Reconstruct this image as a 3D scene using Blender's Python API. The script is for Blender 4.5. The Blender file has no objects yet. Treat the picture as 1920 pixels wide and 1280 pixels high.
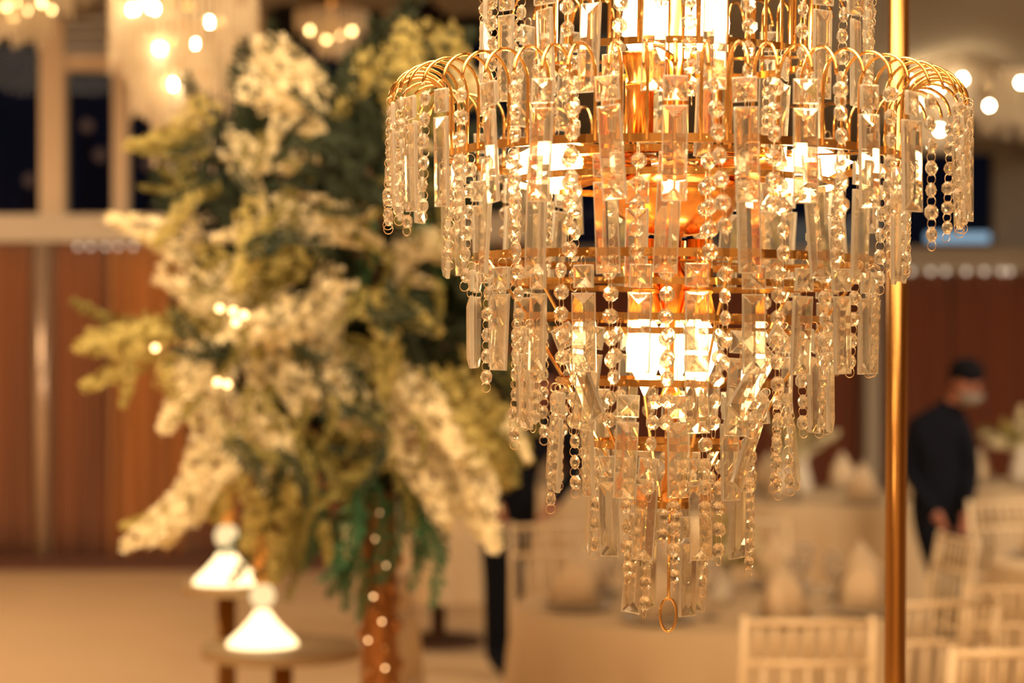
import bpy, bmesh, math, random
from mathutils import Vector, Matrix, Euler
random.seed(7)
PI = math.pi
C = bpy.context.scene.collection
S = bpy.context.scene
F = 3733.33          # focal length in pixels of the 1920x1280 frame (70 mm on 36 mm)
EYE = 1.70
def at(px, py, Y):   # photograph pixel at distance Y -> point in the room
    return Vector(((px-960)*Y/F, Y, EYE-(py-640)*Y/F))

# ------------------------------------------------------------------ camera, world, lights
cd = bpy.data.cameras.new('camera'); cam = bpy.data.objects.new('camera', cd); C.objects.link(cam)
cam.location = (0, 0, EYE); cam.rotation_euler = (PI/2, 0, 0)
cd.lens = 70; cd.sensor_width = 36; cd.clip_start = .05; cd.clip_end = 200
cd.dof.use_dof = True; cd.dof.focus_distance = 1.80; cd.dof.aperture_fstop = 4.5; cd.dof.aperture_blades = 0
S.camera = cam
w = bpy.data.worlds.new('night'); S.world = w; w.use_nodes = True
w.node_tree.nodes['Background'].inputs[0].default_value = (.0035, .0038, .0075, 1)
w.node_tree.nodes['Background'].inputs[1].default_value = 1.0
vs = S.view_settings
vs.view_transform = 'Standard'; vs.look = 'None'; vs.gamma = 1; vs.use_curve_mapping = False; vs.exposure = 0.0
cy = S.cycles
cy.max_bounces = 14; cy.transmission_bounces = 12; cy.glossy_bounces = 5; cy.diffuse_bounces = 3; cy.transparent_max_bounces = 24
cy.caustics_reflective = False; cy.caustics_refractive = False; cy.sample_clamp_indirect = 5; cy.sample_clamp_direct = 0
cy.blur_glossy = .6; cy.use_denoising = True
def area(name, loc, rot, size, power, col=(1, .70, .40), sy=None):
    l = bpy.data.lights.new(name, 'AREA'); l.energy = power; l.color = col; l.size = size
    if sy: l.shape = 'RECTANGLE'; l.size_y = sy
    o = bpy.data.objects.new(name, l); C.objects.link(o); o.location = loc; o.rotation_euler = rot; return o
area('fill_light_front', (0, -.5, 4.3), (0, 0, 0), 4, 280)  # added unseen fill so the crystals catch light from the camera side
area('fill_light_tree', (-1.0, 2.2, 4.2), (.35, 0, 0), 2.6, 330)  # added unseen fill tilted at the flower tree
area('ceiling_lamp_left', (-3.6, 10.5, 4.35), (0, 0, 0), 3.5, 300)
area('fill_light_right', (4.4, 8.4, 3.8), (math.radians(48), 0, 0), 2.6, 240, (1, .80, .56))  # added unseen fill below the swags, tilted to brighten the right side
area('ceiling_lamp_far_right', (4.0, 13.2, 4.35), (0, 0, 0), 3.5, 330, (1, .80, .56))

# ------------------------------------------------------------------ materials
def mat(name, col, rough=.6, metal=0, noise=0, nscale=20, emis=None, estr=0, trans=0, sheen=0, col2=None, bump=0, spec=.5):
    m = bpy.data.materials.new(name); m.use_nodes = True; nt = m.node_tree; b = nt.nodes['Principled BSDF']
    b.inputs['Base Color'].default_value = (*col, 1); b.inputs['Roughness'].default_value = rough
    b.inputs['Metallic'].default_value = metal; b.inputs['Specular IOR Level'].default_value = spec
    if sheen: b.inputs['Sheen Weight'].default_value = sheen
    if emis: b.inputs['Emission Color'].default_value = (*emis, 1); b.inputs['Emission Strength'].default_value = estr
    if noise or col2 or bump:
        tc = nt.nodes.new('ShaderNodeTexCoord'); n = nt.nodes.new('ShaderNodeTexNoise'); n.inputs['Scale'].default_value = nscale
        if 'velvet' in name:
            mp = nt.nodes.new('ShaderNodeMapping'); mp.inputs['Scale'].default_value = (4, 4, .12); nt.links.new(tc.outputs['Object'], mp.inputs[0]); nt.links.new(mp.outputs[0], n.inputs['Vector'])
        else: nt.links.new(tc.outputs['Object'], n.inputs['Vector'])
        if noise or col2:
            mx = nt.nodes.new('ShaderNodeMix'); mx.data_type = 'RGBA'
            c2 = col2 or tuple(c*(1-noise) for c in col)
            mx.inputs[6].default_value = (*col, 1); mx.inputs[7].default_value = (*c2, 1)
            nt.links.new(n.outputs['Fac'], mx.inputs[0]); nt.links.new(mx.outputs[2], b.inputs['Base Color'])
        if bump:
            bp = nt.nodes.new('ShaderNodeBump'); bp.inputs['Strength'].default_value = bump; bp.inputs['Distance'].default_value = .01
            nt.links.new(n.outputs['Fac'], bp.inputs['Height']); nt.links.new(bp.outputs[0], b.inputs['Normal'])
    if trans:
        t = nt.nodes.new('ShaderNodeBsdfTranslucent'); t.inputs[0].default_value = (*col, 1)
        mxs = nt.nodes.new('ShaderNodeMixShader'); mxs.inputs[0].default_value = trans
        nt.links.new(b.outputs[0], mxs.inputs[1]); nt.links.new(t.outputs[0], mxs.inputs[2])
        nt.links.new(mxs.outputs[0], nt.nodes['Material Output'].inputs[0])
    return m
def crystal_mat(name, tint, haze, clear):
    m = bpy.data.materials.new(name); m.use_nodes = True; nt = m.node_tree; nt.nodes.clear()
    out = nt.nodes.new('ShaderNodeOutputMaterial')
    g = nt.nodes.new('ShaderNodeBsdfGlass'); g.inputs['Color'].default_value = (*tint, 1); g.inputs['IOR'].default_value = 1.52
    tc = nt.nodes.new('ShaderNodeTexCoord'); n = nt.nodes.new('ShaderNodeTexNoise'); n.inputs['Scale'].default_value = 260
    nt.links.new(tc.outputs['Object'], n.inputs['Vector'])
    mr = nt.nodes.new('ShaderNodeMapRange'); mr.inputs[3].default_value = 0; mr.inputs[4].default_value = .03
    nt.links.new(n.outputs['Fac'], mr.inputs[0]); nt.links.new(mr.outputs[0], g.inputs['Roughness'])
    tr = nt.nodes.new('ShaderNodeBsdfTransparent'); tr.inputs[0].default_value = (*tint, 1)
    d = nt.nodes.new('ShaderNodeBsdfTranslucent'); d.inputs[0].default_value = (1, .95, .86, 1)
    d2 = nt.nodes.new('ShaderNodeBsdfDiffuse'); d2.inputs[0].default_value = (1, .95, .86, 1)
    m0 = nt.nodes.new('ShaderNodeMixShader'); m0.inputs[0].default_value = .4
    nt.links.new(d.outputs[0], m0.inputs[1]); nt.links.new(d2.outputs[0], m0.inputs[2])
    m1 = nt.nodes.new('ShaderNodeMixShader'); m1.inputs[0].default_value = clear
    nt.links.new(g.outputs[0], m1.inputs[1]); nt.links.new(tr.outputs[0], m1.inputs[2])
    m2 = nt.nodes.new('ShaderNodeMixShader'); m2.inputs[0].default_value = haze  # haze mixes in a milky veil for glare and dirt
    nt.links.new(m1.outputs[0], m2.inputs[1]); nt.links.new(m0.outputs[0], m2.inputs[2])
    nt.links.new(m2.outputs[0], out.inputs[0]); return m
def emit(name, col, s):
    m = bpy.data.materials.new(name); m.use_nodes = True; nt = m.node_tree; nt.nodes.clear()
    e = nt.nodes.new('ShaderNodeEmission'); e.inputs[0].default_value = (*col, 1); e.inputs[1].default_value = s
    o = nt.nodes.new('ShaderNodeOutputMaterial'); nt.links.new(e.outputs[0], o.inputs[0]); return m
CRY = crystal_mat('clear_crystal', (1, .97, .90), .065, .16)
RIM = crystal_mat('bright_outline_edge', (1, .96, .88), .55, .15)  # extra haze paints a bright outline on the crystal edges
CRYFAR = crystal_mat('far_crystal', (1, .86, .62), .70, .30)
GOLD = mat('polished_gold', (.74, .46, .17), .09, 1)
GOLDB = mat('brushed_gold_pole', (.50, .27, .085), .22, 1, noise=.12, nscale=8)
AMBER = mat('amber_gold_socket', (.86, .42, .13), .22, 1)
WIRE = mat('fine_wire', (.78, .60, .40), .3, 1)
BULB = emit('bulb_glow', (1, .71, .36), 38)
BULBW = emit('far_bulb_glow', (1, .70, .36), 150)
BULBD = emit('far_bulb_dim', (1, .62, .24), 14)
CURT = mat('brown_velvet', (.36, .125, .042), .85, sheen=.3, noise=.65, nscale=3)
CURTLIT = mat('spotlit_brown_velvet', (.58, .22, .05), .85, sheen=.3, noise=.65, nscale=3)  # brown velvet with the glow of a spot put into its colour
CREAM = mat('cream_paint', (.72, .55, .38), .6, noise=.1, nscale=2)
CREAML = mat('cream_trim', (.56, .48, .38), .5)
GREYW = mat('greige_wall', (.50, .50, .50), .8, noise=.1, nscale=2)
FLOORM = mat('beige_floor', (.66, .47, .28), .45, noise=.12, nscale=1.2)
CEILM = mat('ceiling_paint', (.45, .36, .27), .8, noise=.1, nscale=2)
DRAPE = mat('grey_ceiling_voile', (.33, .30, .26), .9, trans=.3, noise=.15, nscale=2)
CLOTH = mat('cream_tablecloth', (.64, .48, .30), .85, noise=.12, nscale=5)
NAPK = mat('folded_napkin', (.70, .54, .36), .85)
CHAIRM = mat('ivory_chair_paint', (.72, .56, .36), .4)
PLATE = mat('white_plate', (.75, .68, .58), .2)
BLACK = mat('black_suit', (.006, .007, .012), .9, spec=.1)
SKIN = mat('person_skin', (.33, .12, .07), .6)
HAIR = mat('black_hair', (.006, .006, .009), .9, spec=.1)
MASK = mat('pale_mask', (.24, .22, .20), .8)
WHITEF = mat('ivory_petal', (.93, .85, .60), .7, trans=.3)
YELF = mat('yellow_green_petal', (.58, .50, .18), .7, trans=.3)
OLIVE = mat('olive_leaf', (.24, .21, .055), .7, trans=.25)
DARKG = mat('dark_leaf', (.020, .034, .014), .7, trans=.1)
TEAL = mat('green_leaf', (.045, .15, .065), .6, trans=.25)
BARK = mat('brown_bark', (.10, .045, .025), .8, noise=.4, nscale=12)
BRONZE = mat('bronze_trunk', (.42, .19, .065), .30, .8, noise=.4, nscale=14)
PANE = None
def glass_pane():
    m = bpy.data.materials.new('window_glass'); m.use_nodes = True; nt = m.node_tree; nt.nodes.clear()
    out = nt.nodes.new('ShaderNodeOutputMaterial'); t = nt.nodes.new('ShaderNodeBsdfTransparent'); t.inputs[0].default_value = (.8, .82, .85, 1)
    g = nt.nodes.new('ShaderNodeBsdfGlossy'); g.inputs['Roughness'].default_value = .02; g.inputs[0].default_value = (.8, .85, .9, 1)
    mx = nt.nodes.new('ShaderNodeMixShader'); mx.inputs[0].default_value = .004
    nt.links.new(t.outputs[0], mx.inputs[1]); nt.links.new(g.outputs[0], mx.inputs[2]); nt.links.new(mx.outputs[0], out.inputs[0]); return m
PANE = glass_pane()
BLIND = mat('grey_blind', (.42, .42, .44), .5)
BLUE = emit('blue_tube_glow', (.42, .60, .72), 1.1)
BELL = emit('frosted_bell_glow', (1, .72, .36), 3.2)
FAIRYGLINT = emit('fairy_and_glint_glow', (1, .55, .22), 8)
RAILGLINT = emit('rail_glint_glow', (1, .80, .58), 1.3)
RED = emit('pane_reflection_glow', (1, .5, .3), .12)

# ------------------------------------------------------------------ mesh helpers
class MB:
    def __init__(s): s.v = []; s.f = []; s.m = []
    def add(s, vs_, fs_, M=None, mi=0):
        o = len(s.v)
        s.v += [tuple(M @ Vector(v)) if M else tuple(v) for v in vs_]
        s.f += [tuple(i+o for i in f) for f in fs_]; s.m += [mi]*len(fs_); return s
    def box(s, x0, x1, y0, y1, z0, z1, M=None, mi=0):
        v = [(x, y, z) for z in (z0, z1) for y in (y0, y1) for x in (x0, x1)]
        return s.add(v, [(0, 2, 3, 1), (4, 5, 7, 6), (0, 1, 5, 4), (2, 6, 7, 3), (0, 4, 6, 2), (1, 3, 7, 5)], M, mi)
    def tube(s, pts, r, n=8, closed=False, cap=True, mi=0, M=None):
        pts = [Vector(p) for p in pts]; k = len(pts); rs = r if isinstance(r, (list, tuple)) else [r]*k
        vs_ = []; up = None
        for i, p in enumerate(pts):
            a = pts[(i-1) % k] if (closed or i) else p; b = pts[(i+1) % k] if (closed or i < k-1) else p
            t = (b-a).normalized()
            if up is None:
                up = Vector((0, 0, 1)) if abs(t.z) < .9 else Vector((1, 0, 0))
            u = (up - t*up.dot(t)).normalized(); up = u; w_ = t.cross(u)
            for j in range(n):
                an = 2*PI*j/n; vs_.append(p+(u*math.cos(an)+w_*math.sin(an))*rs[i])
        fs_ = []
        for i in range(k if closed else k-1):
            for j in range(n):
                fs_.append((i*n+j, i*n+(j+1) % n, ((i+1) % k)*n+(j+1) % n, ((i+1) % k)*n+j))
        if cap and not closed: fs_ += [tuple(reversed(range(n))), tuple(range((k-1)*n, k*n))]
        return s.add(vs_, fs_, M, mi)
    def lathe(s, prof, n=24, M=None, mi=0, rip=None, close=False):
        vs_ = []
        for (r, z) in prof:
            for j in range(n):
                a = 2*PI*j/n; rr = r*(1+(rip(a, z) if rip else 0)); vs_.append((rr*math.cos(a), rr*math.sin(a), z))
        k = len(prof); fs_ = []
        for i in range(k if close else k-1):
            for j in range(n):
                i2 = (i+1) % k
                fs_.append((i*n+j, i*n+(j+1) % n, i2*n+(j+1) % n, i2*n+j))
        if not close:
            if prof[0][0] > 1e-6: fs_.append(tuple(reversed(range(n))))
            if prof[-1][0] > 1e-6: fs_.append(tuple(range((k-1)*n, k*n)))
        return s.add(vs_, fs_, M, mi)
    def ball(s, c, r, n=10, sc=(1, 1, 1), M=None, mi=0):
        prof = [(r*math.sin(PI*i/(n//2+1)) if 0 < i < n//2+1 else 1e-5, -r*math.cos(PI*i/(n//2+1))) for i in range(n//2+2)]
        m = Matrix.Translation(c) @ Matrix.Diagonal((*sc, 1))
        return s.lathe(prof, n, (M @ m) if M else m, mi)
    def mesh(s, name, mats, smooth=False):
        me = bpy.data.meshes.new(name); me.from_pydata(s.v, [], s.f)
        for m in (mats if isinstance(mats, (list, tuple)) else [mats]): me.materials.append(m)
        for p, mi in zip(me.polygons, s.m): p.material_index = mi; p.use_smooth = smooth
        bm = bmesh.new(); bm.from_mesh(me); bmesh.ops.recalc_face_normals(bm, faces=bm.faces); bm.to_mesh(me); bm.free()
        me.update(); return me
    def build(s, name, mats, parent=None, smooth=False, loc=None):
        return link(name, s.mesh(name, mats, smooth), parent, loc)
def link(name, me, parent=None, loc=None, rot=None, sc=None):
    o = bpy.data.objects.new(name, me); C.objects.link(o)
    if parent: o.parent = parent
    if loc is not None: o.location = loc
    if rot is not None: o.rotation_euler = rot
    if sc is not None: o.scale = (sc, sc, sc) if isinstance(sc, (int, float)) else sc
    return o
def tag(o, label, cat, group=None, kind=None):
    o['label'] = label; o['category'] = cat
    if group: o['group'] = group
    if kind: o['kind'] = kind
    return o
def thing(name, label, cat, loc=(0, 0, 0), rz=0, group=None):
    o = bpy.data.objects.new(name, None); C.objects.link(o); o.location = loc; o.rotation_euler = (0, 0, rz)
    o.empty_display_size = .05; return tag(o, label, cat, group)
def struct(name, mb, m, smooth=False):
    o = mb.build(name, m, smooth=smooth); o['kind'] = 'structure'; return o
def copy_tree(o, parent=None):
    c = o.copy(); C.objects.link(c)
    if parent: c.parent = parent
    for ch in list(o.children): copy_tree(ch, c)
    return c

# ------------------------------------------------------------------ room shell
YL, YR = 15.0, 19.0
struct('floor', MB().box(-7, 9, -4, 19.3, -.1, 0), FLOORM)
struct('ceiling', MB().box(-7, 9, -4, 19.3, 4.6, 4.7), CEILM)
struct('wall_left', MB().box(-7.1, -7, -4, 15.2, 0, 4.6), CREAM)
struct('wall_right', MB().box(9, 9.1, -4, 19.3, 0, 4.6), CREAM)
struct('wall_front', MB().box(-7, 9, -4.1, -4, 0, 4.6), CREAM)
def X(px, Y): return (px-960)*Y/F
def Z(py, Y): return EYE-(py-640)*Y/F
xr = .25
wb = MB(); wb.box(-7, xr, YL, YL+.2, 0, Z(450, YL)); wb.box(-7, xr, YL, YL+.2, 4.5, 4.6)
wb.box(X(75, YL), X(120, YL), YL-.02, YL+.2, Z(405, YL), 4.5)
for px, wd in ((-240, 26), (225, 26), (480, 26), (735, 26)): wb.box(X(px-wd/2, YL), X(px+wd/2, YL), YL, YL+.15, Z(405, YL), 4.5)
wb.box(-7, X(-227, YL), YL, YL+.2, 2, 4.5)
wb.box(X(118, YL), X(214, YL), YL+.02, YL+.15, Z(132, YL), Z(100, YL))
wb.box(xr-.15, xr, YL, YL+.2, 2.3, 4.6)
struct('wall_back', wb, CREAM)
struct('trim_1', MB().box(-7, xr, YL-.16, YL, Z(455, YL), Z(404, YL)), CREAML)
wr = MB(); wr.box(xr, 9, YR, YR+.2, 0, Z(500, YR)); wr.box(xr, 9, YR, YR+.2, Z(285, YR), 4.6)
wr.box(X(1865, YR), 9, YR-.02, YR+.2, Z(500, YR), Z(285, YR))
for px, wd in ((1330, 20), (1635, 26)): wr.box(X(px-wd/2, YR), X(px+wd/2, YR), YR, YR+.15, Z(500, YR), Z(285, YR))
struct('wall_back_right', wr, GREYW)
struct('trim_2', MB().box(xr, 9, YR-.16, YR, Z(512, YR), Z(464, YR)), CREAML)
struct('wall_return', MB().box(xr-.1, xr, YL+.2, YR+.2, 0, 4.6), CREAM)
struct('baseboard_back', MB().box(-7, xr, YL-.22, YL, 0, .10), mat('dark_skirting', (.10, .035, .02), .6))
struct('trim_3', MB().box(X(1618, 18.7), X(1646, 18.7), 18.55, 18.85, 0, Z(508, 18.7)), CREAML)
def window(n, x0, x1, y, z0, z1):
    o = MB().box(x0, x1, y+.06, y+.07, z0, z1).build('window_%d' % n, PANE); o['kind'] = 'structure'
    fr = MB(); t = .012
    fr.box(x0, x0+t, y+.03, y+.1, z0, z1); fr.box(x1-t, x1, y+.03, y+.1, z0, z1); fr.box(x0, x1, y+.03, y+.1, z0, z0+t); fr.box(x0, x1, y+.03, y+.1, z1-t, z1)
    fr.build('window_frame', CREAML, o)
wz = Z(405, YL)
for i, (a, b) in enumerate(((-227, 75), (120, 212), (238, 467), (493, 722), (748, 1018))):
    window(i+1, X(a, YL), X(b, YL), YL, wz, 4.5)
for i, (a, b) in enumerate(((1015, 1320), (1340, 1622), (1648, 1865))):
    window(i+6, X(a, YR), X(b, YR), YR, Z(466, YR), Z(285, YR))
bl = thing('window_blind', 'grey horizontal slat blind in the upper left window beside the cream column', 'blind', (X(166, YL), YL+.02, Z(50, YL)))
for k in range(7):
    MB().box(-.17, .17, -.012, .012, -.028, .028).build('slat', BLIND, bl, loc=(0, 0, -.19+k*.085)).rotation_euler = (.5, 0, 0)

# curtains (pleated), each panel its own thing
def curtain(x0, x1, y, z1, m, label, seed, grp=None, lam=.11):
    rnd = random.Random(seed); n = int((x1-x0)/.012); vs_ = []; fs_ = []
    ph = rnd.random()*6; rows = 7
    for r in range(rows):
        t = r/(rows-1)
        for i in range(n+1):
            x = (x1-x0)*i/n - (x1-x0)/2
            d = math.sin(x*2*PI/lam+ph+.8*math.sin(x*3.1+seed))*(.022+.022*t)+.02*math.sin(x*5+seed*2)*t
            vs_.append((x+.01*math.sin(x*20+t*3), d, z1*(1-t)+.03*t))
    for r in range(rows-1):
        for i in range(n): a = r*(n+1)+i; fs_.append((a, a+1, a+n+2, a+n+1))
    o = MB().add(vs_, fs_).build('curtain', m, smooth=True, loc=((x0+x1)/2, y, 0))
    sm = o.modifiers.new('thickness', 'SOLIDIFY'); sm.thickness = .006
    tag(o, label, 'curtain', grp); return o
yl = YL-.13; zt = Z(456, yl)
for i, (a, b, mm, lab) in enumerate((
    (-330, -40, CURT, 'brown pleated curtain past the left edge under the window sill'),
    (-36, 62, CURT, 'brown pleated curtain at the far left edge beside the pale post'),
    (98, 200, CURT, 'brown pleated curtain just right of the pale post'),
    (204, 352, CURTLIT, 'brown pleated curtain with spot light painted into its colour, left of the white blossoms'),
    (356, 560, CURT, 'dark brown pleated curtain behind the left side of the flower tree'),
    (564, 1010, CURT, 'brown pleated curtain mostly hidden behind the flower tree'))):
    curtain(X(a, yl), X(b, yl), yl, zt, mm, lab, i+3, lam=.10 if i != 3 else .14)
po = MB().lathe([(.055, 0), (.055, zt), (.04, zt)], 16).build('curtain_post', mat('satin_post', (.62, .47, .36), .25, .6), smooth=True, loc=(X(80, yl), yl-.02, 0))
tag(po, 'pale satin post standing between the brown curtains at left', 'post')
y2 = YR-.14; zt2 = Z(510, y2)
for i, (a, b, lab) in enumerate(((1000, 1300, 'dark red-brown curtain hidden behind the hanging crystals'),
    (1304, 1612, 'dark red-brown curtain left of the white wall strip'),
    (1652, 1780, 'red-brown pleated curtain behind the gold pole'),
    (1784, 1990, 'red-brown pleated curtain behind the head of the man in black'),
    (1994, 2500, 'red-brown pleated curtain beyond the right edge'))):
    curtain(X(a, y2), X(b, y2), y2, zt2, mat('red_brown_velvet', (.31, .09, .04), .85, sheen=.3, noise=.3, nscale=3) if i == 0 else bpy.data.materials['red_brown_velvet'], lab, i+20, lam=.2)

# ceiling voile swags
def swag(x0, x1, ya, yb, za, zb, sag, label, seed):
    rnd = random.Random(seed); nu, nv = 60, 24; vs_ = []; fs_ = []
    for j in range(nv+1):
        v = j/nv
        for i in range(nu+1):
            u = i/nu
            z = za+(zb-za)*v - sag*4*v*(1-v) + .05*math.sin(u*34+3*math.sin(v*3+seed)) + .03*math.sin(u*71+seed)
            vs_.append((x0+(x1-x0)*u, ya+(yb-ya)*v + .25*math.sin(u*5+seed), z))
    for j in range(nv):
        for i in range(nu): a = j*(nu+1)+i; fs_.append((a, a+1, a+nu+2, a+nu+1))
    o = MB().add(vs_, fs_).build('ceiling_drape', DRAPE, smooth=True); tag(o, label, 'drape')
    sm = o.modifiers.new('t', 'SOLIDIFY'); sm.thickness = .004
swag(.4, 8.8, 14.5, 18.8, 3.75, Z(262, 18.8), .35, 'grey voile swag under the ceiling at the top right, hanging lowest near the wall', 1)
swag(.6, 8.8, 9.8, 14.3, 3.9, 3.78, .45, 'grey voile swag nearest the top right corner above the far chandelier', 2)
swag(-2.9, .5, 9.5, 14.2, 3.9, 4.2, .32, 'pale voile swag under the ceiling above the flower tree', 3)

# ------------------------------------------------------------------ crystal pieces (shared meshes)
def facet_mesh(hw, hh, t, name, ridge):
    """flat-cut crystal: thin edge and narrow bevel hazed as a bright outline, then facets rising to a ridge (bar) or a point (square)"""
    e = .0013; b = .0009; v = []
    for x, i_ in ((-e, 0), (e, 0), (-e-.0006, b), (e+.0006, b)):
        v += [(x, -hw+i_, -hh+i_), (x, hw-i_, -hh+i_), (x, hw-i_, hh-i_), (x, -hw+i_, hh-i_)]
    mb = MB()
    f0 = [(k, (k+1) % 4, 4+(k+1) % 4, 4+k) for k in range(4)]+[(k, (k+1) % 4, 8+(k+1) % 4, 8+k) for k in range(4)]+[(4+k, 4+(k+1) % 4, 12+(k+1) % 4, 12+k) for k in range(4)]
    if ridge:
        v += [(-t/2, 0, -hh+hw), (-t/2, 0, hh-hw), (t/2, 0, -hh+hw), (t/2, 0, hh-hw)]
        f1 = [(8, 9, 16), (9, 10, 17, 16), (10, 11, 17), (11, 8, 16, 17), (12, 13, 18), (13, 14, 19, 18), (14, 15, 19), (15, 12, 18, 19)]
    else:
        v += [(-t/2, 0, 0), (t/2, 0, 0)]
        f1 = [(8+k, 8+(k+1) % 4, 16) for k in range(4)]+[(12+k, 12+(k+1) % 4, 17) for k in range(4)]
    mb.add(v, f0+f1); mb.m = [1]*len(f0)+[0]*len(f1)
    return mb.mesh(name, [CRY, RIM])
def prism_mesh(w_, h, t, name): return facet_mesh(w_/2, h/2, t, name, True)
def square_mesh(): return facet_mesh(.0100, .0100, .0088, 'square_crystal', False)
def bead_mesh():
    v = []; n = 8; R_ = .0069
    for x, r, o in ((-.0010, R_, 0), (.0010, R_, 0), (-.0036, R_*.58, .5), (.0036, R_*.58, .5)):
        for j in range(n): a = 2*PI*(j+.5+o)/n; v.append((x, r*math.cos(a), r*math.sin(a)))
    v += [(-.0048, 0, 0), (.0048, 0, 0)]
    f = []; m_ = []
    for j in range(n):
        k = (j+1) % n
        f += [(j, k, 8+k, 8+j), (j, k, 16+j), (k, 16+k, 16+j), (8+j, 8+k, 24+j), (8+k, 24+k, 24+j), (16+j, 16+k, 32), (24+j, 24+k, 33)]; m_ += [1, 0, 0, 0, 0, 0, 0]
    mb = MB().add(v, f); mb.m = m_
    return mb.mesh('crystal_bead', [CRY, RIM])
PR = prism_mesh(.0205, .068, .0095, 'crystal_prism'); PRL = prism_mesh(.0205, .077, .0095, 'crystal_prism'); SQ = square_mesh(); BD = bead_mesh()
def ring_pts(cx, cy, cz, r, n=12, plane='xz', ry=1.0):
    return [(cx+r*math.cos(2*PI*i/n), cy, cz+r*ry*math.sin(2*PI*i/n)) if plane == 'xz' else (cx, cy+r*math.cos(2*PI*i/n), cz+r*ry*math.sin(2*PI*i/n)) for i in range(n)]
PITCH = .0188
def links_mesh(zs, name, r=.0046):
    mb = MB()
    for z in zs: mb.tube(ring_pts(0, 0, z, r), .00035, 4, closed=True)
    return mb.mesh(name, WIRE, True)
bead_links = {n: links_mesh([-.003]+[-.0125-PITCH*i+PITCH/2-.0103+.0103 for i in range(1, n)]+[-.0125-PITCH*(n-1)-PITCH/2], 'bead_strand') for n in (3, 4, 5, 6, 7, 8)}
prism_links = links_mesh([-.003, -.0278], 'prism_strand')

# ------------------------------------------------------------------ main chandelier
BASE = .285   # height of the optical horizon above the chandelier's lowest ring
ch = thing('crystal_chandelier', 'large tiered gold and crystal chandelier hanging in focus from the gold stand', 'chandelier', (.1460, 1.867, EYE-.0025-BASE))
ch.rotation_euler = (0, math.radians(.8), 0)
def zz(z): return z+BASE
rnd = random.Random(11)
def band(R_, z, h=.0065, n=72):
    mb = MB().lathe([(R_-.0009, z-h/2), (R_+.0009, z-h/2), (R_+.0009, z+h/2), (R_-.0009, z+h/2)], n, close=True)
    for k in range(0, n, 6):   # small screw eyes round the band
        a = 2*PI*(k+.5)/n; mb.ball((math.cos(a)*(R_+.001), math.sin(a)*(R_+.001), z), .0014, 6)
    return mb.build('gold_ring', GOLD, ch)
strands = []
def tier(R_, z, n, ph, beads, skip=0, tilt=2.0, odd=0):
    for k in range(n):
        az = ph+2*PI*k/n+rnd.uniform(-.012, .012)
        rr = R_+rnd.uniform(-.0015, .0015)
        kind = 'prism' if (k+odd) % 2 == 0 else 'bead'
        strands.append([kind, rr, az, z+rnd.uniform(-.0015, .001), beads+(rnd.random() < .15), [rnd.gauss(0, tilt), rnd.gauss(0, tilt*.7)], rnd.gauss(0, 9)])
RINGS = [(.130, .266), (.128, .172), (.212, .172), (.187, .078), (.145, .024), (.107, -.035), (.0725, -.0935), (.0325, -.1485)]
for R_, z in RINGS: band(R_, zz(z), .0075 if R_ > .15 else .0065)
band(.150, zz(.150), .006); band(.150, zz(.055), .006); band(.115, zz(.012), .006); band(.130, zz(.42)); band(.11, zz(.172), .006)
tier(.180, .322, 42, .04, 6)
tier(.268, .222, 60, .02, 6)
tier(.214, .166, 44, .06, 5, tilt=2.5)
tier(.1885, .074, 48, .03, 5)
tier(.1465, .020, 42, -.02, 5, tilt=4)
tier(.1085, -.039, 30, .09, 5, tilt=3)
tier(.074, -.0975, 20, -.03, 5, tilt=2)
tier(.034, -.1525, 8, PI/8+.1, 4, tilt=1.5)
# inner curtain of strands round the lamps
tier(.150, .147, 16, .1, 4, odd=1); tier(.132, .262, 20, .12, 4, odd=1)
# a few strands swung out of line as in the photograph
for s_ in strands:
    kind, rr, az, z, nb, tl, yw = s_
    c = math.cos(az); sn = math.sin(az)
    if kind == 'prism' and sn < .1:
        if abs(rr-.1465) < .003 and .35 < c < .62: tl[0] = -38
        if abs(rr-.1465) < .003 and -.85 < c < -.62: tl[0] = 30
        if abs(rr-.1085) < .003 and .45 < c < .75: tl[0] = -30
        if abs(rr-.214) < .003 and c < -.95: tl[0] = -9
for s_ in strands:
    if abs(s_[1]-.034) < .003 and abs(s_[2]-4.42) < .1: s_[2] = 3.98
strands = [s_ for s_ in strands if not (math.sin(s_[2]) > .12 and rnd.random() < (.5 if s_[1] > .1 else .2)) and not (s_[1] > .1 and rnd.random() < .08)]
strands.sort(key=lambda s_: s_[1]*math.sin(s_[2]))
nbead = 0; rest = MB(); bv = [tuple(v.co) for v in BD.vertices]; bf = [tuple(p.vertices) for p in BD.polygons]
inner = (.150, .132, .115)
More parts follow.
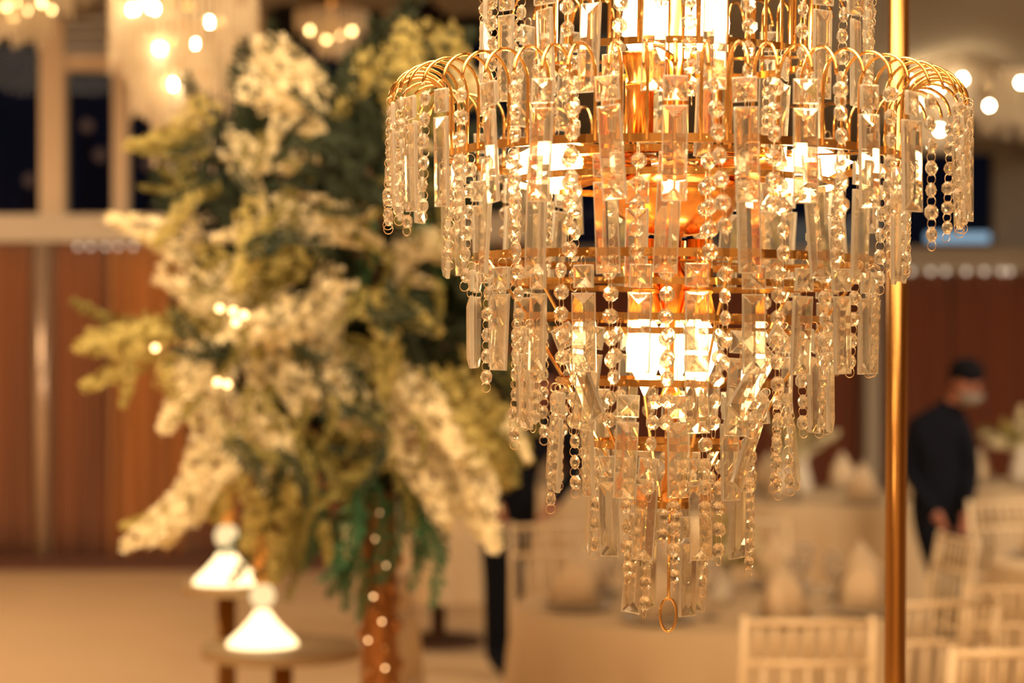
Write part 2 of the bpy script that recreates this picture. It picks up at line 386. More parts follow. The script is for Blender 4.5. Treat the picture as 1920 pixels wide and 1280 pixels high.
for kind, rr, az, z, nb, tl, yw in strands:
    loc = Vector((rr*math.cos(az), rr*math.sin(az), zz(z)))
    rot = Euler((math.radians(tl[0]), math.radians(tl[1]), az+math.radians(yw)), 'XYZ')
    if kind == 'prism':
        o = link('prism_strand', prism_links, ch, loc, rot)
        q = link('square_crystal', SQ, o, (0, 0, -.0160), (0, 0, math.radians(rnd.gauss(0, 8))))
        big = rr > .2 or abs(rr-.18) < .003
        p = link('crystal_prism', PRL if big else PR, o, (rnd.uniform(-.001, .001), 0, -.0300-(.0385 if big else .034)), (0, 0, math.radians(rnd.gauss(0, 9))))
    else:
        o = link('bead_strand', bead_links[nb], ch, loc, rot)
        M0 = Matrix.Translation(loc) @ rot.to_matrix().to_4x4()
        for i in range(nb):
            l = (rnd.uniform(-.0006, .0006), rnd.uniform(-.0006, .0006), -.0125-PITCH*i)
            r_ = (math.radians(rnd.gauss(0, 4)), 0, math.radians(rnd.gauss(0, 22)))
            if nbead < 300: link('crystal_bead', BD, o, l, r_); nbead += 1
            else: rest.add(bv, bf, M0 @ Matrix.Translation(l) @ Euler(r_).to_matrix().to_4x4())
link('crystal_bead', BD, ch, (.243, .005, zz(.2558)), (.25, .2, -1.0))
ob = rest.build('bead_fringe', CRY, ch); ob['kind'] = 'stuff'
# fountain arms: rod rising from the ring, arching outwards, ending in a hook
def arm_mesh(r0, z0, r1, ztip, ztop, name, n=14):
    rad = (r1-r0)/2; zc = ztop-rad; pts = [(0, 0, z0), (0, 0, (z0+zc)/2)]
    for i in range(n+1):
        a = PI-PI*.93*i/n; pts.append((rad+rad*math.cos(a), 0, zc+rad*1.0*math.sin(a)))
    pts.append((r1-r0, 0, ztip))
    return MB().tube(pts, .00155, 6).mesh(name, GOLD, True)
A1 = arm_mesh(.213, zz(.170), .268, zz(.222), zz(.248), 'curved_arm'); A2 = arm_mesh(.131, zz(.264), .180, zz(.322), zz(.345), 'curved_arm')
A3 = arm_mesh(.205, zz(.170), .255, zz(.205), zz(.228), 'curved_arm')
for k in range(60):
    az = .02+2*PI*k/60; link('curved_arm', A1, ch, (.213*math.cos(az), .213*math.sin(az), 0), (0, 0, az+rnd.gauss(0, .05)))
for k in range(42):
    az = .04+2*PI*k/42; link('curved_arm', A2, ch, (.131*math.cos(az), .131*math.sin(az), 0), (0, 0, az+rnd.gauss(0, .05)))
for k in range(16):
    az = .07+2*PI*k/16; MB().tube([(.128*math.cos(az), .128*math.sin(az), zz(.42)), (.128*math.cos(az), .128*math.sin(az), zz(.265))], .0022, 6).build('upright_rod', GOLD, ch)
for k in range(8):
    az = .3+2*PI*k/8; MB().tube([(.13*math.cos(az), .13*math.sin(az), zz(.265)), (.128*math.cos(az), .128*math.sin(az), zz(.172))], .0024, 6).build('upright_rod', GOLD, ch)
for k in range(6):   # slanting stays that carry the lower rings
    az = .02+2*PI*k/6-.35
    pts = [(R_*.985*math.cos(az), R_*.985*math.sin(az), zz(z)) for R_, z in ((.187, .078), (.145, .024), (.107, -.035), (.0725, -.0935), (.0325, -.1485))]
    MB().tube(pts, .0016, 6).build('slanting_stay', GOLD, ch)
for zc_, r0, r1 in ((.172, .0, .212), (.078, 0, .187), (.266, 0, .130)):   # spokes from the stem to a ring
    for k in range(4):
        az = k*PI/2+.5+zc_*3; c, s_ = math.cos(az), math.sin(az)
        M = Matrix.Translation((0, 0, zz(zc_))) @ Matrix.Rotation(az, 4, 'Z')
        MB().box(.006, r1, -.004, .004, -.001, .001, M).build('ring_spoke', GOLD, ch)
MB().lathe([(.001, zz(-.150)), (.007, zz(-.149)), (.009, zz(-.13)), (.005, zz(-.12)), (.006, zz(-.06)), (.012, zz(-.05)), (.006, zz(-.04)), (.007, zz(.02)),
            (.016, zz(.06)), (.008, zz(.075)), (.008, zz(.10)), (.008, zz(.45)), (.001, zz(.45))], 20).build('centre_stem', AMBER, ch, True)
MB().lathe([(.004, zz(.100)), (.030, zz(.104)), (.052, zz(.120)), (.064, zz(.142)), (.064, zz(.150)), (.045, zz(.160)), (.020, zz(.168)), (.004, zz(.17))], 36,
           rip=lambda a, z: .02*math.cos(a*18)).build('amber_hub', AMBER, ch, True)
# lamp sockets with candle bulbs
def socket_mesh():
    return MB().lathe([(.002, 0), (.012, 0), (.012, .045), (.0135, .048), (.0135, .052), (.011, .054), (.0165, .078), (.0165, .081), (.008, .081)], 36,
                      rip=lambda a, z: .06*math.cos(a*18) if z not in (.048, .052) else 0).mesh('lamp_socket', AMBER, True)
def bulb_mesh():
    return MB().lathe([(.009, 0), (.0125, .006), (.0175, .018), (.0185, .028), (.0165, .040), (.0115, .052), (.006, .062), (.0025, .070), (.0006, .074)], 20).mesh('candle_bulb', BULB, True)
SO = socket_mesh(); BU = bulb_mesh()
def lamp(loc, d, sc=1.0):
    q = Vector(d).to_track_quat('Z', 'Y'); o = link('lamp_socket', SO, ch, loc, q.to_euler(), sc); link('candle_bulb', BU, o, (0, 0, .080))
for az in (-28, 208, 150, 92, 33):
    a = math.radians(az); d = Vector((math.cos(a), math.sin(a), .02)); lamp(Vector((0, 0, zz(.162)))+d*.032, d, .92)
for az in (200, -35, 85):
    a = math.radians(az); lamp((.036*math.cos(a), .036*math.sin(a), zz(.190)), (0, 0, 1), 1.0)
for az in (190, -20, 85):
    a = math.radians(az); lamp((.026*math.cos(a), .026*math.sin(a), zz(.098)), (0, 0, -1), .95)
# finial: chain link and oval ring under the lowest tier
zb = -.1485
MB().tube([(0, 0, zz(zb)), (0, 0, zz(-.207))], .0013, 6).build('finial_hook', GOLD, ch, True)
MB().tube(ring_pts(0, 0, zz(-.222), .0045, 16, 'yz', 3.9), .0011, 6, closed=True).build('chain_link', GOLD, ch, True)
MB().tube(ring_pts(0, 0, zz(-.2535), .0075, 24, 'xz', 2.1), .0013, 6, closed=True).build('finial_ring', GOLD, ch, True)
# suspension chain up to the stand's arm
zarm = 2.62; top = zarm-(EYE-.0025)
mb = MB(); z = .45; k = 0
while z < top-.005:
    mb.tube(ring_pts(0, 0, zz(z+.014), .007, 12, 'xz' if k % 2 else 'yz', 2.2), .0016, 6, closed=True); z += .0255; k += 1
mb.build('hanging_chain', GOLD, ch, True)

# gold stand that carries it
px, pY = X(1684, 2.38), 2.38
st = thing('chandelier_stand', 'tall polished gold pole standing at the right of the chandelier', 'stand', (px-.0118, pY, 0))
st.rotation_euler = (0, math.radians(.35), 0)
MB().tube([(0, 0, .02), (0, 0, zarm+.01)], .0127, 24).build('pole', GOLDB, st, True)
MB().lathe([(.001, 0), (.22, 0), (.22, .012), (.05, .02), (.022, .05), (.001, .05)], 40).build('base_plate', GOLDB, st, True)
dv = Vector((.1475+.012-px-.01, 1.867-pY, 0))
MB().tube([(0, 0, zarm), tuple(Vector((0, 0, zarm))+dv)], .010, 12).build('arm', GOLDB, st, True)
MB().tube([(0, 0, zarm-.4), tuple(Vector((0, 0, zarm-.02))+dv*.6)], .006, 8).build('brace', GOLDB, st, True)
MB().ball((0, 0, zarm+.02), .022, 14).build('finial_ball', GOLDB, st, True)

# ------------------------------------------------------------------ far chandeliers (out of focus)
def far_chandelier(c, R_, h, label, bulbs, seed, dim=False, top=4.55):
    r_ = random.Random(seed); t = thing('crystal_chandelier', label, 'chandelier', c)
    for q, (rr, z0, L) in enumerate(((R_, 0, h*.5), (R_*.72, -h*.22, h*.5), (R_*.42, -h*.45, h*.55))):
        MB().lathe([(rr-.004, z0-.008), (rr+.004, z0-.008), (rr+.004, z0+.008), (rr-.004, z0+.008)], 40, close=True).build('gold_ring', GOLD, t)
        n = int(2*PI*rr/.030); mb = MB()
        for k in range(n):
            a = 2*PI*k/n; l = L*r_.uniform(.7, 1); w_ = .011
            M = Matrix.Translation((rr*math.cos(a), rr*math.sin(a), z0)) @ Matrix.Rotation(a+r_.gauss(0, .2), 4, 'Z')
            mb.add([(0, -w_, 0), (.005, 0, -.01), (0, w_, 0), (-.005, 0, -.01), (0, -w_, -l), (.005, 0, -l+.01), (0, w_, -l), (-.005, 0, -l+.01)],
                   [(0, 1, 5, 4), (1, 2, 6, 5), (2, 3, 7, 6), (3, 0, 4, 7), (0, 3, 2, 1), (4, 5, 6, 7)], M)
        o = mb.build('crystal_fringe', CRYFAR, t); o['kind'] = 'stuff'
    for b in bulbs:
        o = MB().ball((0, 0, 0), .0145 if not dim else .013, 12, (1, 1, 1.2)).build('lamp_bulb', BULBD if dim else BULBW, t, True, loc=Vector(b)-Vector(c))
    MB().tube([(0, 0, -h*.4), (0, 0, top-c[2])], .012, 10).build('centre_stem', GOLD, t, True)
Yc = 8.2
far_chandelier(at(345, -10, Yc), .30, .74, 'large blurred crystal chandelier glowing at the top left above the white blossoms',
    [at(250, 18, Yc-.2), at(275, 8, Yc), at(390, 42, Yc-.1), at(300, 90, Yc-.25), at(362, 82, Yc-.1), at(322, 158, Yc-.15), at(340, 162, Yc), at(288, 16, Yc+.1)], 1)
far_chandelier(at(45, -80, 10), .33, .45, 'smaller blurred crystal chandelier cut off by the top left corner',
    [at(12, 12, 9.8), at(24, 34, 9.9), at(50, 20, 10), at(78, 5, 9.8), at(96, 18, 10), at(28, 4, 9.8)], 2, True)
far_chandelier(at(1745, 105, 12.5), .42, .62, 'blurred crystal chandelier just right of the gold pole at the top right',
    [at(1805, 148, 12.0), at(1735, 158, 12.0), at(1762, 243, 12.0), at(1718, 195, 12.0), at(1700, 150, 12.0), at(1760, 165, 12.0)], 3)
far_chandelier(at(1890, 60, 14), .45, .75, 'farther blurred crystal chandelier at the right edge of the picture',
    [at(1855, 198, 13.4), at(1857, 166, 13.4), at(1914, 155, 13.4), at(1868, 90, 13.4)], 4)
far_chandelier(at(622, 20, 11), .20, .28, 'small golden lamp cluster hanging above the top of the flower tree',
    [at(581, 57, 10.9), at(612, 40, 11), at(612, 73, 10.9), at(660, 58, 10.9), at(636, 66, 11)], 5, True)

# ------------------------------------------------------------------ flower tree
YT = 5.0
ft = thing('flower_tree', 'tall tree of white blossoms and dark foliage on a bronze trunk', 'flowers', (X(712, YT), YT, 0))
off = Vector((X(712, YT), YT, 0))
def spray_mesh(seed, m, L=.27, n=110, name='blossom_spray'):
    r_ = random.Random(seed); mb = MB(); mb.tube([(0, 0, 0), (L*.5, 0, .015), (L, 0, 0)], .003, 5, mi=1)
    for i in range(n):
        t = r_.random()**.85; x = t*L; R_ = (.052*(1-t)**.6+.008)
        a = r_.uniform(0, 2*PI); d = Vector((r_.uniform(-.3, .6), math.cos(a), math.sin(a))).normalized()
        p = Vector((x, 0, .015*math.sin(PI*t)))+d*R_*r_.uniform(.6, 1)
        M = Matrix.Translation(p) @ d.to_track_quat('Z', 'Y').to_matrix().to_4x4(); s_ = r_.uniform(.013, .022)
        v = [(0, 0, 0)]; f = []
        for k in range(5):
            b = 2*PI*k/5; v += [(s_*.6*math.cos(b-.4), s_*.6*math.sin(b-.4), s_*.3), (s_*math.cos(b), s_*math.sin(b), s_*.35), (s_*.6*math.cos(b+.4), s_*.6*math.sin(b+.4), s_*.3)]
            f.append((0, 1+3*k, 2+3*k, 3+3*k))
        mb.add(v, f, M)
    return mb.mesh(name, [m, OLIVE])
def frond_mesh(seed, m, L=.30, n=26, name='leaf_frond', w_=.05):
    r_ = random.Random(seed); mb = MB(); mb.tube([(0, 0, 0), (L*.5, 0, .03), (L, 0, -.01)], .002, 5)
    for i in range(n):
        t = (i+1)/n; x = t*L*.98; zc_ = .03*math.sin(PI*t)
        for sgn in (-1, 1, 0):
            l = w_*(1.15-t*.75)*r_.uniform(.7, 1.2); a = r_.uniform(-.9, .9)
            dy, dz = ((sgn*math.cos(a), sgn*math.sin(a)+.1) if sgn else (.3*math.sin(a*3), 1))
            wd = .0075
            mb.add([(x, 0, zc_), (x+l*.45-wd, dy*l*.5, zc_+dz*l*.5), (x+l*.7, dy*l, zc_+dz*l-.006), (x+l*.45+wd, dy*l*.5, zc_+dz*l*.5+.003)], [(0, 1, 2, 3)])
    return mb.mesh(name, m)
SPR = {'w': [spray_mesh(i, WHITEF) for i in range(3)], 'y': [spray_mesh(i+5, YELF) for i in range(3)],
       'o': [frond_mesh(i, OLIVE) for i in range(2)], 'd': [frond_mesh(i+4, DARKG, n=34, w_=.07) for i in range(3)], 't': [frond_mesh(i+8, TEAL, w_=.06) for i in range(2)]}
fr_ = random.Random(5)
def put(kind, x, y, ang, sc=1.0, dy=None):
    d = dy if dy is not None else (fr_.uniform(-.50, -.20) if kind in 'wy' else fr_.uniform(-.38, -.1))
    p = at(x, y, YT+d)-off
    e = Euler((fr_.uniform(-.6, .6), 0, 0)).to_matrix().to_4x4()
    M = Matrix.Rotation(math.radians(ang), 4, 'Y') @ Matrix.Rotation(fr_.uniform(-.35, .35), 4, 'Z') @ e
    link('blossom_spray' if kind in 'wy' else 'leaf_frond', fr_.choice(SPR[kind]), ft, p, M.to_euler(), sc)
# (kind, x, y, direction: 0 right 90 down, scale)
for a in [('w', 470, 85, 30, .8), ('w', 500, 90, 60, .9), ('w', 530, 120, 70, .9), ('w', 545, 170, 110, .6), ('w', 440, 150, 20, .8), ('w', 480, 190, 10, .6),
          ('w', 420, 270, 20, .7), ('w', 470, 300, 0, .6), ('w', 440, 300, 60, .5), ('y', 400, 190, 150, .8), ('y', 380, 250, 170, .7), ('o', 400, 280, 180, .6), ('o', 370, 250, 160, .5), ('o', 380, 330, 170, .5), ('y', 360, 350, 120, .6), ('o', 420, 360, 200, .6), ('o', 350, 300, 100, .6),
          ('w', 520, 400, 0, .8), ('w', 560, 430, 10, .7), ('y', 600, 400, 30, .6), ('w', 500, 410, 160, .5), ('y', 480, 380, 100, .8), ('w', 380, 440, 190, .8),
          ('w', 380, 480, 200, .6), ('w', 300, 490, 45, .9), ('w', 340, 540, 20, .8), ('w', 420, 500, 60, .8), ('w', 400, 560, 30, .7), ('y', 350, 470, 30, .8),
          ('w', 640, 510, 130, .8), ('w', 620, 520, 100, .9), ('w', 560, 560, 150, .8), ('w', 580, 590, 170, .9), ('w', 600, 560, 80, .7), ('y', 660, 560, 20, .8), ('y', 720, 590, 90, .7), ('d', 690, 540, 60, .7),
          ('y', 400, 590, 170, .9), ('y', 330, 630, 175, .9), ('y', 290, 650, 150, .7), ('o', 340, 600, 190, .9), ('y', 270, 640, 190, .5), ('w', 380, 620, 110, .9), ('w', 350, 660, 70, .8), ('y', 300, 690, 60, .6), ('y', 240, 680, 100, .4),
          ('w', 400, 700, 80, .9), ('w', 430, 740, 70, .9), ('w', 400, 760, 110, .8), ('w', 470, 750, 60, .7), ('w', 420, 820, 110, .8), ('w', 400, 880, 130, .8), ('w', 370, 910, 140, .8), ('w', 390, 860, 120, .9), ('w', 340, 960, 150, .35), ('y', 330, 950, 160, .5),
          ('w', 520, 690, 30, .7), ('w', 560, 720, 40, .7), ('w', 620, 660, 20, .5), ('w', 490, 660, 60, .6), ('w', 620, 690, 60, .7), ('w', 560, 760, 0, .5),
          ('y', 470, 790, 110, .9), ('y', 520, 770, 80, .8), ('o', 500, 740, 100, 1), ('o', 480, 830, 80, 1), ('o', 560, 800, 60, .8),
          ('w', 740, 470, 0, .6), ('w', 730, 500, 330, .7), ('w', 760, 440, 30, .7), ('w', 735, 520, 10, .4), ('w', 735, 210, 80, .5), ('w', 740, 240, 30, .4),
          ('w', 720, 670, 60, .8), ('w', 740, 700, 50, .9), ('w', 760, 760, 40, .9), ('w', 730, 720, 90, .7), ('w', 820, 820, 60, .9), ('w', 860, 840, 70, .9), ('w', 790, 860, 50, .9), ('w', 850, 890, 95, .5), ('w', 750, 830, 60, .8),
          ('d', 800, 620, 40, 1), ('y', 840, 680, 60, 1), ('y', 800, 700, 60, 1), ('y', 860, 760, 60, .9), ('y', 820, 750, 80, .9), ('o', 860, 640, 50, 1), ('d', 760, 600, 30, .8),
          ('y', 930, 760, 60, .6), ('w', 950, 790, 60, .4), ('o', 930, 800, 70, .5),
          ('y', 750, 60, 80, .9), ('y', 740, 120, 90, .9), ('y', 770, 150, 60, .7), ('y', 820, 40, 70, .8), ('w', 850, 120, 50, .5), ('y', 700, 90, 120, .7),
          ('o', 520, 470, 120, 1), ('o', 470, 560, 60, 1), ('y', 540, 620, 120, .8), ('y', 480, 540, 90, .7), ('w', 460, 620, 80, .6), ('y', 590, 480, 160, .8),
          ('o', 640, 620, 60, 1), ('o', 690, 640, 90, 1), ('o', 680, 720, 100, .9), ('o', 640, 800, 90, .9), ('o', 700, 790, 70, .9), ('o', 560, 870, 100, .9),
          ('y', 480, 890, 100, .7), ('y', 520, 920, 90, .8), ('o', 500, 900, 110, .9), ('o', 540, 960, 90, .7), ('y', 600, 980, 80, .4), ('w', 650, 980, 90, .3),
          ('d', 450, 640, 60, .7), ('o', 760, 300, 60, .7), ('o', 700, 330, 50, .8), ('o', 840, 480, 60, .8)]: put(*a)
for x, y, a in [(560, 890, 90), (590, 900, 100), (620, 890, 80), (650, 900, 90), (560, 940, 120), (610, 950, 80), (640, 960, 100), (590, 980, 70), (750, 900, 60), (770, 930, 90), (740, 920, 100), (680, 880, 80), (670, 920, 110),
                (530, 900, 130), (700, 820, 60), (600, 860, 60), (740, 380, 60), (690, 400, 100), (640, 1000, 80), (780, 960, 80)]: put('t', x, y, a, .75, fr_.uniform(-.35, -.1))
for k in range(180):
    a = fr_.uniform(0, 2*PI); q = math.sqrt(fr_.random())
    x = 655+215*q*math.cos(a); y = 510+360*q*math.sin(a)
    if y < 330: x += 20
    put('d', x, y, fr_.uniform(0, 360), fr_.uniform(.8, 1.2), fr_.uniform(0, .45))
for x, y, q in [(620, 160, 3), (650, 210, 3), (690, 260, 3), (600, 270, 3), (560, 340, 2), (640, 340, 4), (690, 380, 3), (780, 560, 2), (840, 545, 3), (430, 650, 2), (640, 650, 2), (600, 790, 2),
                (680, 760, 2), (560, 650, 1), (500, 350, 2), (740, 330, 2), (520, 860, 2), (700, 600, 2), (740, 620, 2), (330, 620, 1), (460, 480, 1), (600, 470, 1), (760, 400, 2), (850, 470, 2), (450, 830, 1), (690, 830, 2), (420, 210, 1), (370, 300, 1)]:
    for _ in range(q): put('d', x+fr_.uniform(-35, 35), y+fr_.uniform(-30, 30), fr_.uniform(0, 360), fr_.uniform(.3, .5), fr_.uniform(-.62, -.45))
for k in range(46):
    a = fr_.uniform(0, 2*PI); q = math.sqrt(fr_.random()); put('o', 590+270*q*math.cos(a), 560+370*q*math.sin(a), fr_.uniform(20, 160), fr_.uniform(.3, .5), fr_.uniform(-.6, -.4))
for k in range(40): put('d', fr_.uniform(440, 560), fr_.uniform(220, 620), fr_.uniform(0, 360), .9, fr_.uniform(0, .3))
tr = MB(); p0 = Vector((0, 0, 0)); 
tr.tube([(.0, 0, .02), (.012, .0, .5), (-.004, .01, 1.0), (.0, 0, 1.32)], [.058, .052, .048, .044], 12)
for k in range(60):   # knobbly gilded bark
    a = k*2.4; z = .05+1.2*k/60; tr.ball((.045*math.cos(a), .045*math.sin(a), z), .016, 6, (1, 1, 1.3))
tr.build('trunk', BRONZE, ft, True)
for (x0, y0, x1, y1) in ((712, 870, 560, 620), (712, 880, 840, 640), (712, 860, 690, 300), (690, 500, 520, 330), (700, 450, 800, 200), (620, 720, 430, 760), (560, 620, 380, 560), (700, 860, 600, 865)):
    a = at(x0, y0, YT)-off; b = at(x1, y1, YT)-off; MB().tube([a, (a+b)/2+Vector((0, .05, .03)), b], [.018, .013, .006], 7).build('branch', BARK, ft, True)
MB().lathe([(.001, 0), (.3, 0), (.3, .03), (.10, .06), (.07, .12), (.001, .12)], 32).build('tree_base', BRONZE, ft, True)
for x, y, d in ((412, 578, -.62), (437, 583, -.60), (457, 590, -.62), (442, 603, -.6), (408, 716, -.6), (426, 720, -.58), (291, 652, -.5), (712, 962, -.1), (704, 1010, -.1), (724, 1060, -.1), (700, 1118, -.1), (716, 1165, -.1), (690, 1200, -.1), (722, 1252, -.1)):  # bulbs in the blossoms; along the trunk, glowing balls painting its sparkle
    MB().ball((0, 0, 0), .008 if x < 650 else .0035, 8).build('fairy_or_trunk_glint', FAIRYGLINT if (x, y) != (437, 585) else BULBW, ft, True, loc=at(x, y, YT+d)-off)

# ------------------------------------------------------------------ glowing bell lamps on side tables
def bell_lamp(c, h, label, tilt=0):
    t = thing('bell_lamp', label, 'lamp', c)
    MB().lathe([(.001, .0), (.105, .0), (.100, .012), (.062, .048), (.038, .075), (.022, .10), (.001, .10)], 28).build('bell_shade', BELL, t, True)
    MB().ball((0, 0, .145), .038, 16).build('glass_ball', emit('ball_glow', (1, .70, .34), 1.25), t, True)
    MB().lathe([(.001, .18), (.022, .18), (.030, .20), (.026, .30), (.032, .32), (.028, h), (.001, h)], 20).build('stem', mat('lit_gold', (.85, .48, .16), .3, .7), t, True)
Yb = 6.2
bell_lamp(at(425, 1092, Yb), .42, 'gold lamp with a glowing bell base below the drooping white spray')
Yb2 = 5.9
bell_lamp(at(492, 1208, Yb2), .46, 'gold lamp with a glowing bell base standing lowest, left of the bronze trunk')
def side_table(c, r, label):
    t = thing('side_table', label, 'table', (c[0], c[1], 0)); z = c[2]
    MB().lathe([(.001, z-.03), (r, z-.03), (r, z-.002), (.001, z-.002)], 32).build('table_top', mat('dull_top', (.40, .28, .15), .6), t)
    MB().lathe([(.001, 0), (.16, 0), (.16, .02), (.03, .05), (.03, z-.03), (.001, z-.03)], 20).build('pedestal', GOLDB, t, True)
side_table(at(425, 1092, Yb), .14, 'small round pedestal table under the upper bell lamp')
side_table(at(530, 1208, Yb2), .24, 'round pedestal table under the lower bell lamp')

# ------------------------------------------------------------------ tables, chairs, settings
def round_table(x, y, r, label, lab2, short=False, seed=0):
    t = thing('round_table', label, 'table', (x, y, 0))
    MB().lathe([(.001, .715), (r-.01, .715), (r-.01, .742), (.001, .742)], 40).build('tabletop', BARK, t)
    MB().lathe([(.001, 0), (.25, 0), (.25, .03), (.04, .06), (.04, .715), (.001, .715)], 20).build('pedestal', BARK, t)
    n = 30; zb_ = .02 if not short else .28
    rip = lambda a, z: (.0 if z > .72 else (.75-z)*(.07+.075*math.sin(a*13+seed)+.04*math.sin(a*29+seed*2)))
    c = MB().lathe([(.001, .752), (r*.6, .752), (r, .750), (r+.012, .735), (r+.02, .6), (r+.02, .4), (r+.02, zb_)], 160, rip=rip)
    c.f = [f for f in c.f if len(f) == 4]; c.m = [0]*len(c.f)
    o = c.build('tablecloth', CLOTH, smooth=True, loc=(x, y, 0)); tag(o, lab2, 'tablecloth')
round_table(X(1352, 7.2), 7.2, .74, 'round banquet table nearest the camera under the lowest crystals', 'cream cloth on the nearest round table below the chandelier', seed=1)
round_table(X(2190, 8.6), 8.6, .74, 'round banquet table at the right edge beyond the white chairs', 'cream cloth on the round table at the right edge in front of the man', seed=2)
round_table(X(822, 11.2), 11.2, .42, 'round banquet table between the flower tree and the dark trousered figure', 'short cream cloth on the table right of the bronze trunk', True, seed=3)
round_table(X(1560, 12.2), 12.2, .75, 'far round banquet table left of the gold pole', 'cream cloth on the far table left of the gold pole', seed=4)
round_table(X(1960, 13.2), 13.2, .7, 'far round banquet table at the right edge behind the man', 'cream cloth on the far table at the right edge behind the man', seed=5)
round_table(X(1120, 13.4), 13.4, .75, 'far round banquet table behind the bottom of the chandelier', 'cream cloth on the far table behind the bottom of the chandelier', seed=6)

def napkin_mesh(seed):
    r_ = random.Random(seed); h = .20
    v = [(0, 0, h)]; n = 12
    for k in range(n): a = 2*PI*k/n; rr = .062*(1+.28*math.cos(a*3+seed)); v.append((rr*math.cos(a), rr*.8*math.sin(a), 0))
    for k in range(n): a = 2*PI*k/n+.2; rr = .040*(1+.35*math.cos(a*3+seed+.6)); v.append((rr*math.cos(a)+.006, rr*.8*math.sin(a), h*.5))
    f = [tuple(range(1, n+1))]
    for k in range(n): q = (k+1) % n; f += [(1+k, 1+q, 1+n+q, 1+n+k), (1+n+k, 1+n+q, 0)]
    return MB().add(v, f).mesh('folded_napkin', NAPK, True)
NM = [napkin_mesh(i) for i in range(3)]
PM = MB().lathe([(.001, .004), (.075, .004), (.125, .016), (.13, .020), (.127, .021), (.075, .010), (.001, .010)], 32).mesh('plate', PLATE, True)
GM = MB().lathe([(.001, 0), (.034, 0), (.034, .003), (.004, .008), (.004, .085), (.020, .10), (.034, .13), (.036, .16), (.031, .195), (.030, .195), (.034, .16), (.032, .13), (.018, .103), (.001, .098)], 18).mesh('wine_glass', crystal_mat('clear_glass', (1, 1, 1), .05, .4), True)
PLACES = ['right side', 'back right', 'back', 'back left', 'left side', 'front left', 'front', 'front right']
def setting(x, y, r, n, where, ph=0, glass=True, sc=1.15):
    used = []
    for k in range(n):
        a = ph+2*PI*k/n; c8 = sorted(range(8), key=lambda q: abs(math.remainder(a-q*PI/4, 2*PI)))
        q8 = next(q for q in c8 if q not in used); used.append(q8); pl = PLACES[q8]+' of '+where; cx, cy_ = x+(r-.19)*math.cos(a), y+(r-.19)*math.sin(a)
        tag(link('plate', PM, None, (cx, cy_, .752), (0, 0, a)), 'white plate at the '+pl, 'plate', 'plates on '+where)
        tag(link('folded_napkin', NM[k % 3], None, (cx, cy_, .773), (0, 0, a*1.7), (sc*1.35, sc*1.35, sc*.9)), 'cream pointed napkin at the '+pl, 'napkin', 'napkins on '+where)
        if glass: tag(link('wine_glass', GM, None, (x+(r-.34)*math.cos(a+.3), y+(r-.34)*math.sin(a+.3), .752), (0, 0, 0)), 'clear wine glass at the '+pl, 'glass', 'wine glasses on '+where)
setting(X(1352, 7.2), 7.2, .74, 8, 'the nearest round table', .28, True, 1.1)
setting(X(2190, 8.6), 8.6, .74, 7, 'the right edge table', .1, True, 1.0)
setting(X(1560, 12.2), 12.2, .75, 7, 'the far table left of the pole', .4, False, 1.3)
setting(X(1960, 13.2), 13.2, .7, 6, 'the far table behind the man', .2, False, 1.2)
setting(X(1120, 13.4), 13.4, .75, 6, 'the far table behind the chandelier', .2, False, 1.2)
def centerpiece(x, y, s_, label, seed):
    t = thing('flower_vase', label, 'flowers', (x, y, .752)); r_ = random.Random(seed)
    MB().lathe([(.001, 0), (.05*s_, 0), (.06*s_, .06*s_), (.035*s_, .16*s_), (.045*s_, .2*s_), (.001, .2*s_)], 20).build('vase', PLATE, t, True)
    for k in range(12):
        an = r_.uniform(0, 2*PI); el = r_.uniform(-.2, 1.3); d = Vector((math.cos(an)*math.cos(el), math.sin(an)*math.cos(el), math.sin(el)))
        q = Vector((1, 0, 0)).rotation_difference(d).to_euler()
        link('blossom_spray' if k % 3 else 'leaf_frond', SPR['w' if k % 4 else 'y'][k % 3] if k % 3 else SPR['o'][0], t, (0, 0, .2*s_), q, .75*s_)
centerpiece(X(1352, 7.2), 7.2, .8, 'low vase of pale blossoms in the middle of the nearest round table', 1)
centerpiece(X(1915, 13.2), 13.2, 1.3, 'vase of pale yellow blossoms at the right edge behind the man', 2)
centerpiece(X(1500, 12.2), 12.2, 1.3, 'vase of pale blossoms on the far table left of the gold pole', 3)
centerpiece(X(1120, 13.4), 13.4, 1.2, 'vase of pale blossoms on the far table behind the chandelier', 4)

